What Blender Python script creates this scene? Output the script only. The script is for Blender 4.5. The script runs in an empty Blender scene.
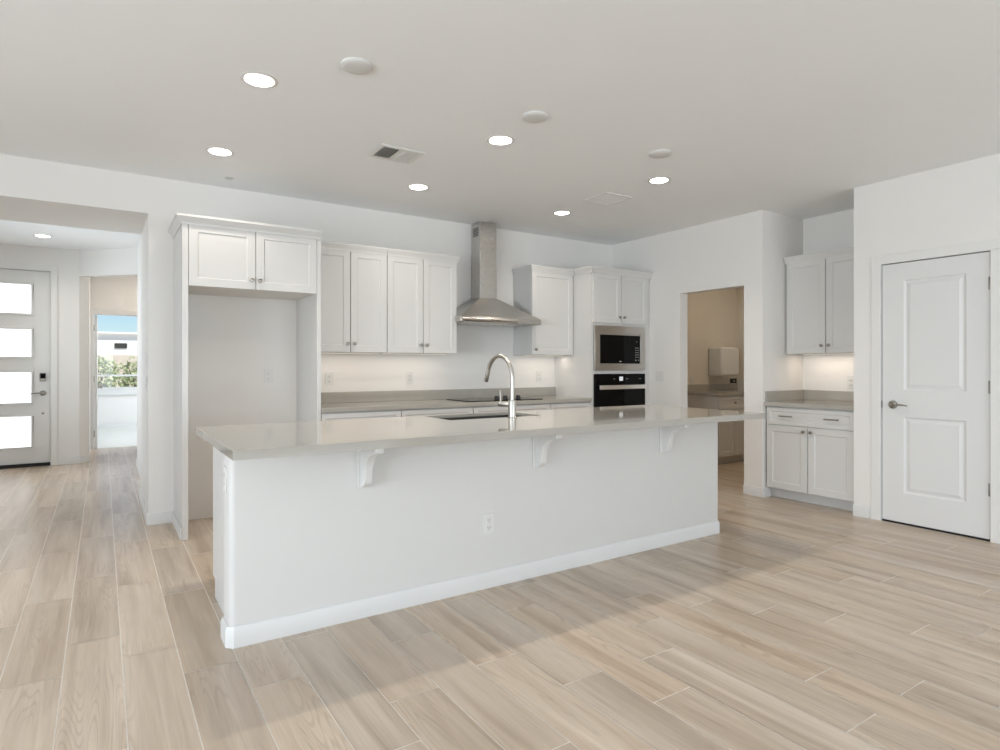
import bpy, bmesh, math, random
from mathutils import Vector

# ------------------------------------------------------------------ camera, sky, lights, exposure
S = bpy.context.scene
COL = S.collection
R = math.radians
cam = bpy.data.objects.new('camera', bpy.data.cameras.new('camera'))
COL.objects.link(cam)
cam.location = (0, 0, 1.245)
cam.rotation_euler = (R(90), 0, R(-33.358))
cam.data.sensor_width = 36
cam.data.lens = 36 * 603.85 / 1000
cam.data.shift_y = -0.00823
cam.data.clip_start = 0.05
cam.data.clip_end = 300
S.camera = cam
S.view_settings.view_transform = 'Standard'
S.view_settings.look = 'None'
S.view_settings.exposure = 0.25
S.view_settings.gamma = 1.0
S.view_settings.use_curve_mapping = False
S.cycles.use_denoising = True
S.cycles.max_bounces = 14
S.cycles.diffuse_bounces = 8
S.cycles.glossy_bounces = 6
S.cycles.transparent_max_bounces = 12
S.cycles.caustics_reflective = False
S.cycles.caustics_refractive = False
S.cycles.sample_clamp_indirect = 6

W = bpy.data.worlds.new('sky')
S.world = W
W.use_nodes = True
wn = W.node_tree.nodes
wbg = wn['Background']
sky = wn.new('ShaderNodeTexSky')
sky.sky_type = 'NISHITA'
sky.sun_disc = False
sky.sun_elevation = R(52)
sky.sun_rotation = R(100)
sky.air_density = 1.0
sky.dust_density = 0.3
sky.ozone_density = 5.0
sky.altitude = 800
W.node_tree.links.new(sky.outputs[0], wbg.inputs[0])
wbg.inputs[1].default_value = 0.13

CEIL = 2.743


def lamp(name, kind, loc, energy, color=(1, 1, 1), rot=(0, 0, 0), size=None, size_y=None, shape=None, spread=None):
    d = bpy.data.lights.new(name, kind)
    d.energy = energy
    d.color = color
    if kind == 'AREA':
        d.shape = shape or ('RECTANGLE' if size_y else 'SQUARE')
        d.size = size
        if size_y:
            d.size_y = size_y
        if spread:
            d.spread = spread
    o = bpy.data.objects.new(name, d)
    o.location = loc
    o.rotation_euler = rot
    COL.objects.link(o)
    return o


sun = lamp('sun', 'SUN', (0, 0, 20), 4.5, (1, .95, .88), (R(38), 0, R(30)))
sun.data.angle = R(0.6)
DAY = (0.85, 0.925, 1.0)
# daylight that comes in through the great-room windows behind and left of the camera
lamp('daylight_left', 'AREA', (-4.30, 0.6, 1.35), 240, DAY, (0, R(-98), 0), 2.2, 4.6)
lamp('daylight_behind', 'AREA', (2.0, -4.85, 1.3), 182, DAY, (R(98), 0, 0), 4.6, 2.2)
lamp('entry_fill', 'AREA', (-1.84, 7.9, 1.5), 40, DAY, (0, R(-90), 0), 1.5, 1.6)  # added fill light at an unseen foyer window
lamp('bedroom_fill', 'AREA', (3.35, 13.0, 1.5), 100, DAY, (0, R(90), 0), 1.5, 1.8)  # added fill light at an unseen side window, brightens the bedroom
WARM = (1.0, 0.90, 0.78)
CAN_W = 10.5

# ------------------------------------------------------------------ helpers


class MB:
    """collects closed shapes in a local frame (a to the right, b into the wall, z up)"""

    def __init__(s, o=(0, 0), ax=(1, 0)):
        s.v = []
        s.f = []
        s.o = o
        s.ax = ax
        s.ay = (-ax[1], ax[0])

    def P(s, p):
        a, b, z = p
        return (s.o[0] + a * s.ax[0] + b * s.ay[0], s.o[1] + a * s.ax[1] + b * s.ay[1], z)

    def add(s, vs, fs):
        n = len(s.v)
        s.v += [s.P(p) for p in vs]
        s.f += [tuple(n + i for i in f) for f in fs]
        return s

    def box(s, x0, x1, y0, y1, z0, z1):
        vs = [(x, y, z) for x in (x0, x1) for y in (y0, y1) for z in (z0, z1)]
        return s.add(vs, [(0, 1, 3, 2), (4, 6, 7, 5), (0, 4, 5, 1), (2, 3, 7, 6), (0, 2, 6, 4), (1, 5, 7, 3)])

    def prism(s, poly, axis, lo, hi):
        """poly in the plane across axis; axis 'z': (a,b), 'a': (b,z), 'b': (a,z)"""
        def q(p, t):
            return {'z': (p[0], p[1], t), 'a': (t, p[0], p[1]), 'b': (p[0], t, p[1])}[axis]
        n = len(poly)
        vs = [q(p, lo) for p in poly] + [q(p, hi) for p in poly]
        fs = [tuple(range(n)), tuple(range(n, 2 * n))] + [(i, (i + 1) % n, n + (i + 1) % n, n + i) for i in range(n)]
        return s.add(vs, fs)

    def lathe(s, prof, c, d=(0, 0, 1), n=24):
        """prof: (radius, height along d) from c; both ends capped"""
        d = Vector(d).normalized()
        u = d.orthogonal().normalized()
        w = d.cross(u)
        c = Vector(c)
        vs, fs = [], []
        for r, h in prof:
            for k in range(n):
                t = 2 * math.pi * k / n
                vs.append(tuple(c + d * h + (u * math.cos(t) + w * math.sin(t)) * max(r, 1e-5)))
        m = len(prof)
        for i in range(m - 1):
            for k in range(n):
                fs.append((i * n + k, i * n + (k + 1) % n, (i + 1) * n + (k + 1) % n, (i + 1) * n + k))
        fs.append(tuple(range(n)))
        fs.append(tuple(range((m - 1) * n, m * n)))
        return s.add(vs, fs)

    def tube(s, pts, rad, n=14):
        """rad: one radius or one per point"""
        pts = [Vector(p) for p in pts]
        rs = rad if isinstance(rad, (list, tuple)) else [rad] * len(pts)
        vs, fs = [], []
        u = None
        for i, p in enumerate(pts):
            t = (pts[min(i + 1, len(pts) - 1)] - pts[max(i - 1, 0)]).normalized()
            u = t.orthogonal().normalized() if u is None else (u - t * u.dot(t)).normalized()
            w = t.cross(u)
            for k in range(n):
                a = 2 * math.pi * k / n
                vs.append(tuple(p + (u * math.cos(a) + w * math.sin(a)) * rs[i]))
        m = len(pts)
        for i in range(m - 1):
            for k in range(n):
                fs.append((i * n + k, i * n + (k + 1) % n, (i + 1) * n + (k + 1) % n, (i + 1) * n + k))
        fs.append(tuple(range(n)))
        fs.append(tuple(range((m - 1) * n, m * n)))
        return s.add(vs, fs)

    def rings(s, rs, cap0=True, cap1=True):
        """a stack of equal-length closed loops"""
        n = len(rs[0])
        vs = [p for r in rs for p in r]
        fs = []
        for i in range(len(rs) - 1):
            for k in range(n):
                fs.append((i * n + k, i * n + (k + 1) % n, (i + 1) * n + (k + 1) % n, (i + 1) * n + k))
        if cap0:
            fs.append(tuple(range(n)))
        if cap1:
            fs.append(tuple(range((len(rs) - 1) * n, len(rs) * n)))
        return s.add(vs, fs)

    def panel(s, a0, a1, z0, z1, b, th, fr, steps, hole=False):
        """a board whose front at b carries a recessed field: fr = (left,right,bottom,top) widths, steps = (inset, depth)"""
        def rect(i0, i1, j0, j1, bb):
            return [(i0, bb, j0), (i1, bb, j0), (i1, bb, j1), (i0, bb, j1)]
        f = fr if isinstance(fr, (list, tuple)) else (fr,) * 4
        rs = [rect(a0, a1, z0, z1, b + th), rect(a0, a1, z0, z1, b),
              rect(a0 + f[0], a1 - f[1], z0 + f[2], z1 - f[3], b)]
        for ins, dep in steps:
            rs.append(rect(a0 + f[0] + ins, a1 - f[1] - ins, z0 + f[2] + ins, z1 - f[3] - ins, b + dep))
        if hole:
            rs.append(rect(a0 + f[0] + steps[-1][0], a1 - f[1] - steps[-1][0], z0 + f[2] + steps[-1][0], z1 - f[3] - steps[-1][0], b + th))
            rs.append(rs[0])
            return s.rings(rs, False, False)
        return s.rings(rs)

    def build(s, name, m, parent=None, bevel=0, seg=2, smooth=True):
        off = Vector((0, 0, 0))
        p = parent
        while p is not None:
            off += p.location
            p = p.parent
        bm = bmesh.new()
        bv = [bm.verts.new(Vector(v) - off) for v in s.v]
        for f in s.f:
            try:
                bm.faces.new([bv[i] for i in f])
            except ValueError:
                pass
        bmesh.ops.remove_doubles(bm, verts=bm.verts, dist=1e-6)
        bmesh.ops.recalc_face_normals(bm, faces=bm.faces)
        me = bpy.data.meshes.new(name)
        bm.to_mesh(me)
        bm.free()
        me.materials.append(m)
        if smooth:
            me.shade_smooth()
            me.set_sharp_from_angle(angle=R(38))
        o = bpy.data.objects.new(name, me)
        COL.objects.link(o)
        if parent is not None:
            o.parent = parent
        if bevel:
            bmod = o.modifiers.new('bevel', 'BEVEL')
            bmod.width = bevel
            bmod.segments = seg
            bmod.limit_method = 'ANGLE'
            bmod.angle_limit = R(40)
        return o


def tag(o, label=None, cat=None, group=None, kind=None):
    for k, v in (('label', label), ('category', cat), ('group', group), ('kind', kind)):
        if v:
            o[k] = v
    return o


def thing(name, label, cat, loc, group=None, kind=None):
    o = bpy.data.objects.new(name, None)
    o.empty_display_size = 0.1
    COL.objects.link(o)
    o.location = loc
    return tag(o, label, cat, group, kind)


def copy_tree(o, delta=None):
    c = o.copy()
    COL.objects.link(c)
    if delta:
        c.location = Vector(o.location) + Vector(delta)
    for ch in list(o.children):
        d = ch.copy()
        COL.objects.link(d)
        d.parent = c
        for g in list(ch.children):
            e = g.copy()
            COL.objects.link(e)
            e.parent = d
    return c


# ------------------------------------------------------------------ materials


def mat(name, col, rough=0.5, metal=0.0, noise=0.0, nscale=8.0, bump=0.0, bscale=60.0, emit=None, estr=0.0, spec=0.5):
    m = bpy.data.materials.new(name)
    m.use_nodes = True
    nt = m.node_tree
    b = nt.nodes['Principled BSDF']
    b.inputs['Roughness'].default_value = rough
    b.inputs['Metallic'].default_value = metal
    b.inputs['Specular IOR Level'].default_value = spec
    tc = nt.nodes.new('ShaderNodeTexCoord')
    if noise:
        nz = nt.nodes.new('ShaderNodeTexNoise')
        nz.inputs['Scale'].default_value = nscale
        nz.inputs['Detail'].default_value = 5
        nt.links.new(tc.outputs['Object'], nz.inputs['Vector'])
        rp = nt.nodes.new('ShaderNodeValToRGB')
        rp.color_ramp.elements[0].position = 0.3
        rp.color_ramp.elements[1].position = 0.7
        rp.color_ramp.elements[0].color = tuple(c * (1 - noise) for c in col) + (1,)
        rp.color_ramp.elements[1].color = tuple(min(1, c * (1 + noise)) for c in col) + (1,)
        nt.links.new(nz.outputs['Fac'], rp.inputs['Fac'])
        nt.links.new(rp.outputs['Color'], b.inputs['Base Color'])
    else:
        b.inputs['Base Color'].default_value = (*col, 1)
    if bump:
        nb = nt.nodes.new('ShaderNodeTexNoise')
        nb.inputs['Scale'].default_value = bscale
        nb.inputs['Detail'].default_value = 4
        nt.links.new(tc.outputs['Object'], nb.inputs['Vector'])
        bp = nt.nodes.new('ShaderNodeBump')
        bp.inputs['Strength'].default_value = bump
        bp.inputs['Distance'].default_value = 0.002
        nt.links.new(nb.outputs['Fac'], bp.inputs['Height'])
        nt.links.new(bp.outputs['Normal'], b.inputs['Normal'])
    if emit:
        b.inputs['Emission Color'].default_value = (*emit, 1)
        b.inputs['Emission Strength'].default_value = estr
    return m


M = {}
M['wall'] = mat('wall paint', (0.775, 0.76, 0.74), 0.7, noise=0.008, nscale=1.5, bump=0.12, bscale=140)
M['ceiling'] = mat('ceiling paint', (0.84, 0.852, 0.86), 0.8, noise=0.01, nscale=1.2, bump=0.15, bscale=120)
M['trim'] = mat('white trim paint', (0.69, 0.687, 0.68), 0.4, noise=0.006, nscale=3)
M['cab'] = mat('white cabinet lacquer', (0.635, 0.63, 0.62), 0.38, noise=0.006, nscale=3)
M['cabin'] = mat('cabinet underside', (0.72, 0.70, 0.67), 0.55, noise=0.02, nscale=6)
M['door'] = mat('door paint', (0.715, 0.712, 0.708), 0.42, noise=0.006, nscale=2)
M['casing'] = mat('casing paint', (0.755, 0.745, 0.728), 0.5, noise=0.006, nscale=2)
M['entry'] = mat('entry door paint', (0.74, 0.735, 0.72), 0.45, noise=0.01, nscale=2)
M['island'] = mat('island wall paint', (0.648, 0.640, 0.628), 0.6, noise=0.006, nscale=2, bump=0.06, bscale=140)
M['nickel'] = mat('satin nickel', (0.32, 0.30, 0.27), 0.32, 1.0, noise=0.05, nscale=40)
M['chrome'] = mat('brushed faucet metal', (0.56, 0.54, 0.51), 0.36, 1.0, noise=0.04, nscale=60)
M['black'] = mat('black glass', (0.004, 0.004, 0.0045), 0.04, noise=0.1, nscale=5, spec=.14)
M['blackmatte'] = mat('black plastic', (0.012, 0.012, 0.012), 0.4, noise=0.1, nscale=30)
M['cover'] = mat('cover plate paint', (0.62, 0.615, 0.60), 0.5, noise=0.01, nscale=20)
M['plate'] = mat('white plastic plate', (0.70, 0.693, 0.677), 0.35, noise=0.01, nscale=20)
M['dark'] = mat('cavity black', (0.03, 0.03, 0.028), 0.8, noise=0.1, nscale=20)  # near-black; on the vents it paints the shade inside
M['keys'] = mat('pale key print', (0.42, 0.42, 0.42), 0.5, noise=0.1, nscale=60)
M['gapblack'] = mat('door gap black', (0.01, 0.01, 0.01), 0.7, noise=0.1, nscale=40)  # black for the gaps below doors; paints the shade under the pantry leaf
M['lens'] = mat('lamp lens', (0.9, 0.9, 0.88), 0.4, noise=0.01, nscale=10, emit=(1, 0.95, 0.88), estr=5.0)
M['ledstrip'] = mat('strip lens', (0.9, 0.88, 0.84), 0.4, noise=0.01, nscale=10, emit=(1, 0.85, 0.66), estr=0.6)
M['display'] = mat('lit display', (0.3, 0.3, 0.3), 0.3, noise=0.02, nscale=50, emit=(0.8, 0.85, 0.9), estr=0.5)
M['frost'] = mat('frosted door glass', (0.85, 0.87, 0.88), 0.5, noise=0.01, nscale=3, emit=(0.97, 0.985, 1.0), estr=0.95)  # emission stands in for daylight coming through the panes
M['carpet'] = mat('pale carpet', (0.66, 0.66, 0.63), 0.95, noise=0.06, nscale=300, bump=0.6, bscale=500)
M['stucco'] = mat('white stucco', (0.86, 0.86, 0.86), 0.9, noise=0.03, nscale=2, bump=0.3, bscale=20)
M['block'] = mat('tan block', (0.62, 0.55, 0.47), 0.9, noise=0.08, nscale=3)
M['soil'] = mat('desert ground', (0.62, 0.56, 0.47), 0.95, noise=0.12, nscale=2)
M['wood_dark'] = mat('bush wood', (0.16, 0.11, 0.07), 0.9, noise=0.2, nscale=20)
M['concrete'] = mat('patio concrete', (0.5, 0.49, 0.47), 0.9, noise=0.06, nscale=3)


def quartz():
    m = mat('warm grey quartz', (0.388, 0.368, 0.332), 0.06, noise=0.02, nscale=9)
    m.node_tree.nodes['Principled BSDF'].inputs['IOR'].default_value = 1.7
    return m


def steel(name, col, rough, along):
    m = bpy.data.materials.new(name)
    m.use_nodes = True
    nt = m.node_tree
    b = nt.nodes['Principled BSDF']
    b.inputs['Metallic'].default_value = 1
    tc = nt.nodes.new('ShaderNodeTexCoord')
    mp = nt.nodes.new('ShaderNodeMapping')
    mp.inputs['Scale'].default_value = along
    nz = nt.nodes.new('ShaderNodeTexNoise')
    nz.inputs['Scale'].default_value = 30
    nz.inputs['Detail'].default_value = 3
    rr = nt.nodes.new('ShaderNodeMapRange')
    rr.inputs['To Min'].default_value = rough * 0.8
    rr.inputs['To Max'].default_value = rough * 1.25
    rp = nt.nodes.new('ShaderNodeValToRGB')
    rp.color_ramp.elements[0].color = tuple(c * 0.93 for c in col) + (1,)
    rp.color_ramp.elements[1].color = tuple(min(1, c * 1.07) for c in col) + (1,)
    L = nt.links.new
    L(tc.outputs['Object'], mp.inputs['Vector'])
    L(mp.outputs['Vector'], nz.inputs['Vector'])
    L(nz.outputs['Fac'], rr.inputs['Value'])
    L(rr.outputs['Result'], b.inputs['Roughness'])
    L(nz.outputs['Fac'], rp.inputs['Fac'])
    L(rp.outputs['Color'], b.inputs['Base Color'])
    return m


M['quartz'] = quartz()
M['steel'] = steel('brushed stainless steel', (0.60, 0.58, 0.55), 0.28, (1, 1, 12))
M['steel_h'] = steel('stainless trim', (0.58, 0.56, 0.53), 0.3, (1, 1, 14))
M['handle'] = steel('bright handle steel', (0.86, 0.85, 0.83), 0.32, (14, 1, 1))
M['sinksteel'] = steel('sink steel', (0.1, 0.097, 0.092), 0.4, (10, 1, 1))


def glass(name):
    m = bpy.data.materials.new(name)
    m.use_nodes = True
    nt = m.node_tree
    nt.nodes.clear()
    out = nt.nodes.new('ShaderNodeOutputMaterial')
    tr = nt.nodes.new('ShaderNodeBsdfTransparent')
    gl = nt.nodes.new('ShaderNodeBsdfGlossy')
    gl.inputs['Roughness'].default_value = 0.02
    tc = nt.nodes.new('ShaderNodeTexCoord')
    nz = nt.nodes.new('ShaderNodeTexNoise')
    nz.inputs['Scale'].default_value = 0.8
    rp = nt.nodes.new('ShaderNodeValToRGB')
    rp.color_ramp.elements[0].color = (0.95, 0.97, 0.96, 1)
    rp.color_ramp.elements[1].color = (0.98, 0.99, 0.99, 1)
    fr = nt.nodes.new('ShaderNodeFresnel')
    fr.inputs['IOR'].default_value = 1.35
    mx = nt.nodes.new('ShaderNodeMixShader')
    L = nt.links.new
    L(tc.outputs['Object'], nz.inputs['Vector'])
    L(nz.outputs['Fac'], rp.inputs['Fac'])
    L(rp.outputs['Color'], tr.inputs['Color'])
    L(fr.outputs[0], mx.inputs[0])
    L(tr.outputs[0], mx.inputs[1])
    L(gl.outputs[0], mx.inputs[2])
    L(mx.outputs[0], out.inputs['Surface'])
    return m


M['glass'] = glass('window glass')


def plank_mat():
    """wood-look porcelain: a random value per plank drives tone and grain offset"""
    m = bpy.data.materials.new('wood look tile')
    m.use_nodes = True
    nt = m.node_tree
    b = nt.nodes['Principled BSDF']
    L = nt.links.new
    N = nt.nodes.new
    at = N('ShaderNodeAttribute')
    at.attribute_name = 'plank'
    sp = N('ShaderNodeSeparateXYZ')
    L(at.outputs['Vector'], sp.inputs[0])
    tc = N('ShaderNodeTexCoord')
    sc = N('ShaderNodeVectorMath')
    sc.operation = 'SCALE'
    sc.inputs['Scale'].default_value = 37.0
    L(at.outputs['Vector'], sc.inputs[0])
    ad = N('ShaderNodeVectorMath')
    ad.operation = 'ADD'
    L(tc.outputs['Object'], ad.inputs[0])
    L(sc.outputs[0], ad.inputs[1])

    def mapping(v):
        mp = N('ShaderNodeMapping')
        mp.inputs['Scale'].default_value = v
        L(ad.outputs[0], mp.inputs['Vector'])
        return mp.outputs['Vector']

    # broad figure, stretched along the plank
    n1 = N('ShaderNodeTexNoise')
    n1.inputs['Scale'].default_value = 1.0
    n1.inputs['Detail'].default_value = 4
    n1.inputs['Distortion'].default_value = 0.6
    L(mapping((13.0, 0.7, 1)), n1.inputs['Vector'])
    # cathedral rings: contour lines of a stretched noise
    n2 = N('ShaderNodeTexNoise')
    n2.inputs['Scale'].default_value = 1.0
    n2.inputs['Detail'].default_value = 1.5
    L(mapping((9.0, 0.5, 1)), n2.inputs['Vector'])
    mu = N('ShaderNodeMath')
    mu.operation = 'MULTIPLY'
    mu.inputs[1].default_value = 30.0
    L(n2.outputs['Fac'], mu.inputs[0])
    si = N('ShaderNodeMath')
    si.operation = 'SINE'
    mu2 = N('ShaderNodeMath')
    mu2.operation = 'MULTIPLY'
    mu2.inputs[1].default_value = 6.28
    L(mu.outputs[0], mu2.inputs[0])
    L(mu2.outputs[0], si.inputs[0])
    # fine fibre
    n3 = N('ShaderNodeTexNoise')
    n3.inputs['Scale'].default_value = 1.0
    n3.inputs['Detail'].default_value = 5
    L(mapping((110.0, 4.0, 1)), n3.inputs['Vector'])
    rp = N('ShaderNodeValToRGB')
    e = rp.color_ramp.elements
    e[0].position = 0.28
    e[0].color = (0.385, 0.29, 0.212, 1)
    e[1].position = 0.74
    e[1].color = (0.615, 0.52, 0.425, 1)
    k = rp.color_ramp.elements.new(0.5)
    k.color = (0.52, 0.42, 0.325, 1)
    L(n1.outputs['Fac'], rp.inputs['Fac'])
    # rings where a mask lets them through
    rm = N('ShaderNodeMapRange')
    rm.inputs['From Min'].default_value = 0.35
    rm.inputs['From Max'].default_value = 1.0
    rm.inputs['To Min'].default_value = 0.0
    rm.inputs['To Max'].default_value = 0.29
    L(si.outputs[0], rm.inputs['Value'])
    n4 = N('ShaderNodeTexNoise')
    n4.inputs['Scale'].default_value = 1.0
    n4.inputs['Detail'].default_value = 2
    L(mapping((4.0, 1.3, 1)), n4.inputs['Vector'])
    mk = N('ShaderNodeMapRange')
    mk.inputs['From Min'].default_value = 0.42
    mk.inputs['From Max'].default_value = 0.58
    L(n4.outputs['Fac'], mk.inputs['Value'])
    mm = N('ShaderNodeMath')
    mm.operation = 'MULTIPLY'
    L(rm.outputs['Result'], mm.inputs[0])
    L(mk.outputs['Result'], mm.inputs[1])
    mx = N('ShaderNodeMix')
    mx.data_type = 'RGBA'
    L(mm.outputs[0], mx.inputs[0])
    L(rp.outputs['Color'], mx.inputs[6])
    mx.inputs[7].default_value = (0.26, 0.175, 0.115, 1)
    # fibre
    fb = N('ShaderNodeMapRange')
    fb.inputs['To Min'].default_value = 0.84
    fb.inputs['To Max'].default_value = 1.16
    L(n3.outputs['Fac'], fb.inputs['Value'])
    # plank tone
    tn = N('ShaderNodeMapRange')
    tn.inputs['To Min'].default_value = 0.92
    tn.inputs['To Max'].default_value = 1.07
    L(sp.outputs['X'], tn.inputs['Value'])
    pm = N('ShaderNodeMath')
    pm.operation = 'MULTIPLY'
    L(fb.outputs['Result'], pm.inputs[0])
    L(tn.outputs['Result'], pm.inputs[1])
    hs = N('ShaderNodeHueSaturation')
    L(mx.outputs[2], hs.inputs['Color'])
    L(pm.outputs[0], hs.inputs['Value'])
    sa = N('ShaderNodeMapRange')
    sa.inputs['To Min'].default_value = 0.85
    sa.inputs['To Max'].default_value = 1.06
    L(sp.outputs['Y'], sa.inputs['Value'])
    L(sa.outputs['Result'], hs.inputs['Saturation'])
    L(hs.outputs['Color'], b.inputs['Base Color'])
    b.inputs['Roughness'].default_value = 0.3
    b.inputs['Specular IOR Level'].default_value = 0.45
    bp = N('ShaderNodeBump')
    bp.inputs['Strength'].default_value = 0.12
    bp.inputs['Distance'].default_value = 0.001
    L(n3.outputs['Fac'], bp.inputs['Height'])
    L(bp.outputs['Normal'], b.inputs['Normal'])
    return m


M['plank'] = plank_mat()
M['grout'] = mat('pale grout', (0.80, 0.76, 0.70), 0.85, noise=0.06, nscale=30)


def leaf_mat():
    m = bpy.data.materials.new('desert shrub leaves')
    m.use_nodes = True
    nt = m.node_tree
    b = nt.nodes['Principled BSDF']
    b.inputs['Roughness'].default_value = 0.7
    tc = nt.nodes.new('ShaderNodeTexCoord')
    nz = nt.nodes.new('ShaderNodeTexNoise')
    nz.inputs['Scale'].default_value = 5
    rp = nt.nodes.new('ShaderNodeValToRGB')
    rp.color_ramp.elements[0].position = 0.35
    rp.color_ramp.elements[0].color = (0.22, 0.28, 0.14, 1)
    rp.color_ramp.elements[1].position = 0.68
    rp.color_ramp.elements[1].color = (0.60, 0.62, 0.38, 1)
    nt.links.new(tc.outputs['Object'], nz.inputs['Vector'])
    nt.links.new(nz.outputs['Fac'], rp.inputs['Fac'])
    nt.links.new(rp.outputs['Color'], b.inputs['Base Color'])
    return m


M['leaf'] = leaf_mat()

# ------------------------------------------------------------------ the setting
KY = 5.48      # kitchen back wall
RX = 5.262     # right wall
X0, X1, Y0, Y1 = -4.2, 8.2, -4.75, 11.0


def struct(o):
    o['kind'] = 'structure'
    return o


def build_floor():
    bm = bmesh.new()
    lay = None
    random.seed(11)
    pw, ox, pl, g = 0.2046, 0.0695, 0.9965, 0.0046
    known = {-3: .73, -2: .01, -1: .32, 0: .062, 1: .76, 2: .48, 3: .83, 4: .10, 5: .55, 6: .162, 7: .838, 8: .56, 9: .815,
             10: .072, 11: .336, 12: .08, 13: .84, 14: .59, 15: .30, 16: .12}
    quads = []
    k = math.floor((X0 - ox) / pw)
    while ox + k * pw < X1:
        xa, xb = ox + k * pw, ox + (k + 1) * pw
        off = known.get(k, random.random())
        n = math.floor((Y0 - off) / pl)
        while off + n * pl < Y1:
            ya, yb = off + n * pl, off + (n + 1) * pl
            q = (max(xa + g / 2, X0), min(xb - g / 2, X1), max(ya + g / 2, Y0), min(yb - g / 2, Y1))
            if q[1] > q[0] + .002 and q[3] > q[2] + .002:
                quads.append(q)
            n += 1
        k += 1
    vals = []
    for q in quads:
        vs = [bm.verts.new(p) for p in ((q[0], q[2], 0), (q[1], q[2], 0), (q[1], q[3], 0), (q[0], q[3], 0))]
        bm.faces.new(vs)
        vals.append((random.random(), random.random(), random.random()))
    nq = len(quads)
    vs = [bm.verts.new(p) for p in ((X0, Y0, -.0012), (X1, Y0, -.0012), (X1, Y1, -.0012), (X0, Y1, -.0012))]
    fg = bm.faces.new(vs)
    fg.material_index = 1
    e = 0.12
    ws = [bm.verts.new(p) for p in ((X0 - e, Y0 - e, -.2), (X1 + e, Y0 - e, -.2), (X1 + e, Y1 + .0, -.2), (X0 - e, Y1 + .0, -.2))]
    fb = bm.faces.new(ws[::-1])
    fb.material_index = 1
    me = bpy.data.meshes.new('floor')
    bm.to_mesh(me)
    bm.free()
    me.materials.append(M['plank'])
    me.materials.append(M['grout'])
    at = me.attributes.new('plank', 'FLOAT_VECTOR', 'FACE')
    for i, p in enumerate(me.polygons):
        at.data[i].vector = vals[i] if i < nq else (0, 0, 0)
    o = bpy.data.objects.new('floor', me)
    COL.objects.link(o)
    return struct(o)


build_floor()
struct(MB().box(-1.5, 3.5, 11.0, 15.0, -.2, .004).build('floor_bedroom', M['carpet']))

LIGHTS = [(.684, 3.325), (.684, 4.585), (2.20, 3.335), (2.20, 4.58), (3.738, 3.35), (3.738, 4.58), (-.57, 8.656)]
CAN_R = 0.072


def build_ceiling():
    bm = bmesh.new()
    edges = []

    def loop(pts):
        vs = [bm.verts.new(p) for p in pts]
        for i in range(len(vs)):
            edges.append(bm.edges.new((vs[i], vs[(i + 1) % len(vs)])))
    e = .12
    loop([(X0 - e, Y0 - e - 2.6, CEIL), (X1 + e, Y0 - e - 2.6, CEIL), (X1 + e, 15.0, CEIL), (X0 - e, 15.0, CEIL)])  # runs on past the back wall, overhang added to block the sun
    for x, y in LIGHTS:
        loop([(x + CAN_R * math.cos(t * math.pi / 16), y + CAN_R * math.sin(t * math.pi / 16), CEIL) for t in range(32)])
    bmesh.ops.triangle_fill(bm, use_beauty=True, use_dissolve=False, edges=edges, normal=(0, 0, -1))
    for f in bm.faces:
        if f.normal.z > 0:
            f.normal_flip()
    me = bpy.data.meshes.new('ceiling')
    bm.to_mesh(me)
    bm.free()
    me.materials.append(M['ceiling'])
    o = bpy.data.objects.new('ceiling', me)
    COL.objects.link(o)
    return struct(o)


build_ceiling()
WT = 2.94
struct(MB().box(X0 - .12, X1 + .12, Y0 - 2.72, 15.0, WT, WT + .12).build('roof', M['stucco']))  # house roof, with an unseen overhang added to keep sun off the back glass

# walls of the great room and kitchen
struct(MB().box(.30, RX + .12, KY, KY + .12, 0, WT).build('wall_kitchen_back', M['wall']))
struct(MB().box(-1.75, .30, KY, 6.385, 2.45, WT).build('wall_hall_header', M['wall']))
struct(MB().box(.30, .42, KY + .12, 6.62, 0, WT).build('wall_hall_stub', M['wall']))
struct(MB().box(X0, -1.75, KY, KY + .12, 0, WT).build('wall_great_room_end', M['wall']))
# right wall with the opening to the utility room
OY0, OY1, OZ = 3.635, 4.42, 2.045
w = MB()
w.box(RX, RX + .12, OY1, KY, 0, WT)
w.box(RX, RX + .12, 3.435, OY0, 0, WT)
w.box(RX, RX + .12, OY0, OY1, OZ, WT)
struct(w.build('wall_right', M['wall'], smooth=False))
# alcove beside it
w = MB()
w.box(RX + .12, 5.95, 3.435, 3.555, 0, WT)
w.box(5.95, 6.07, 2.5, 3.555, 0, WT)
w.box(RX + .12, 5.95, 2.5, 2.598, 0, WT)
struct(w.build('wall_alcove', M['wall'], smooth=False))
# wall with the panelled door
DX = RX
DY0, DY1, DZ = 1.668, 2.385, 2.07
w = MB()
w.box(DX, DX + .12, DY1 + .012, 2.598, 0, WT)
w.box(DX, DX + .12, Y0, DY0 - .012, 0, WT)
w.box(DX, DX + .12, DY0 - .012, DY1 + .012, DZ + .012, WT)
struct(w.build('wall_pantry', M['wall'], smooth=False))
struct(MB().box(DX + .13, DX + .17, 1.4, 2.49, 0, WT).build('wall_pantry_inside', M['wall']))

# left wall of the great room with its window, wall behind the camera with its glass door
w = MB()
wy0, wy1, wz0, wz1 = -1.8, 3.0, .15, 2.5
w.box(X0 - .12, X0, Y0 - .12, wy0, 0, WT).box(X0 - .12, X0, wy1, KY + .12, 0, WT)
w.box(X0 - .12, X0, wy0, wy1, 0, wz0).box(X0 - .12, X0, wy0, wy1, wz1, WT)
struct(w.build('wall_left', M['wall'], smooth=False))
w = MB()
bx0, bx1, bz1 = -.4, 4.4, 2.45
w.box(X0, bx0, Y0 - .12, Y0, 0, WT).box(bx1, RX + .12, Y0 - .12, Y0, 0, WT).box(bx0, bx1, Y0 - .12, Y0, bz1, WT)
struct(w.build('wall_behind', M['wall'], smooth=False))


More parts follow.
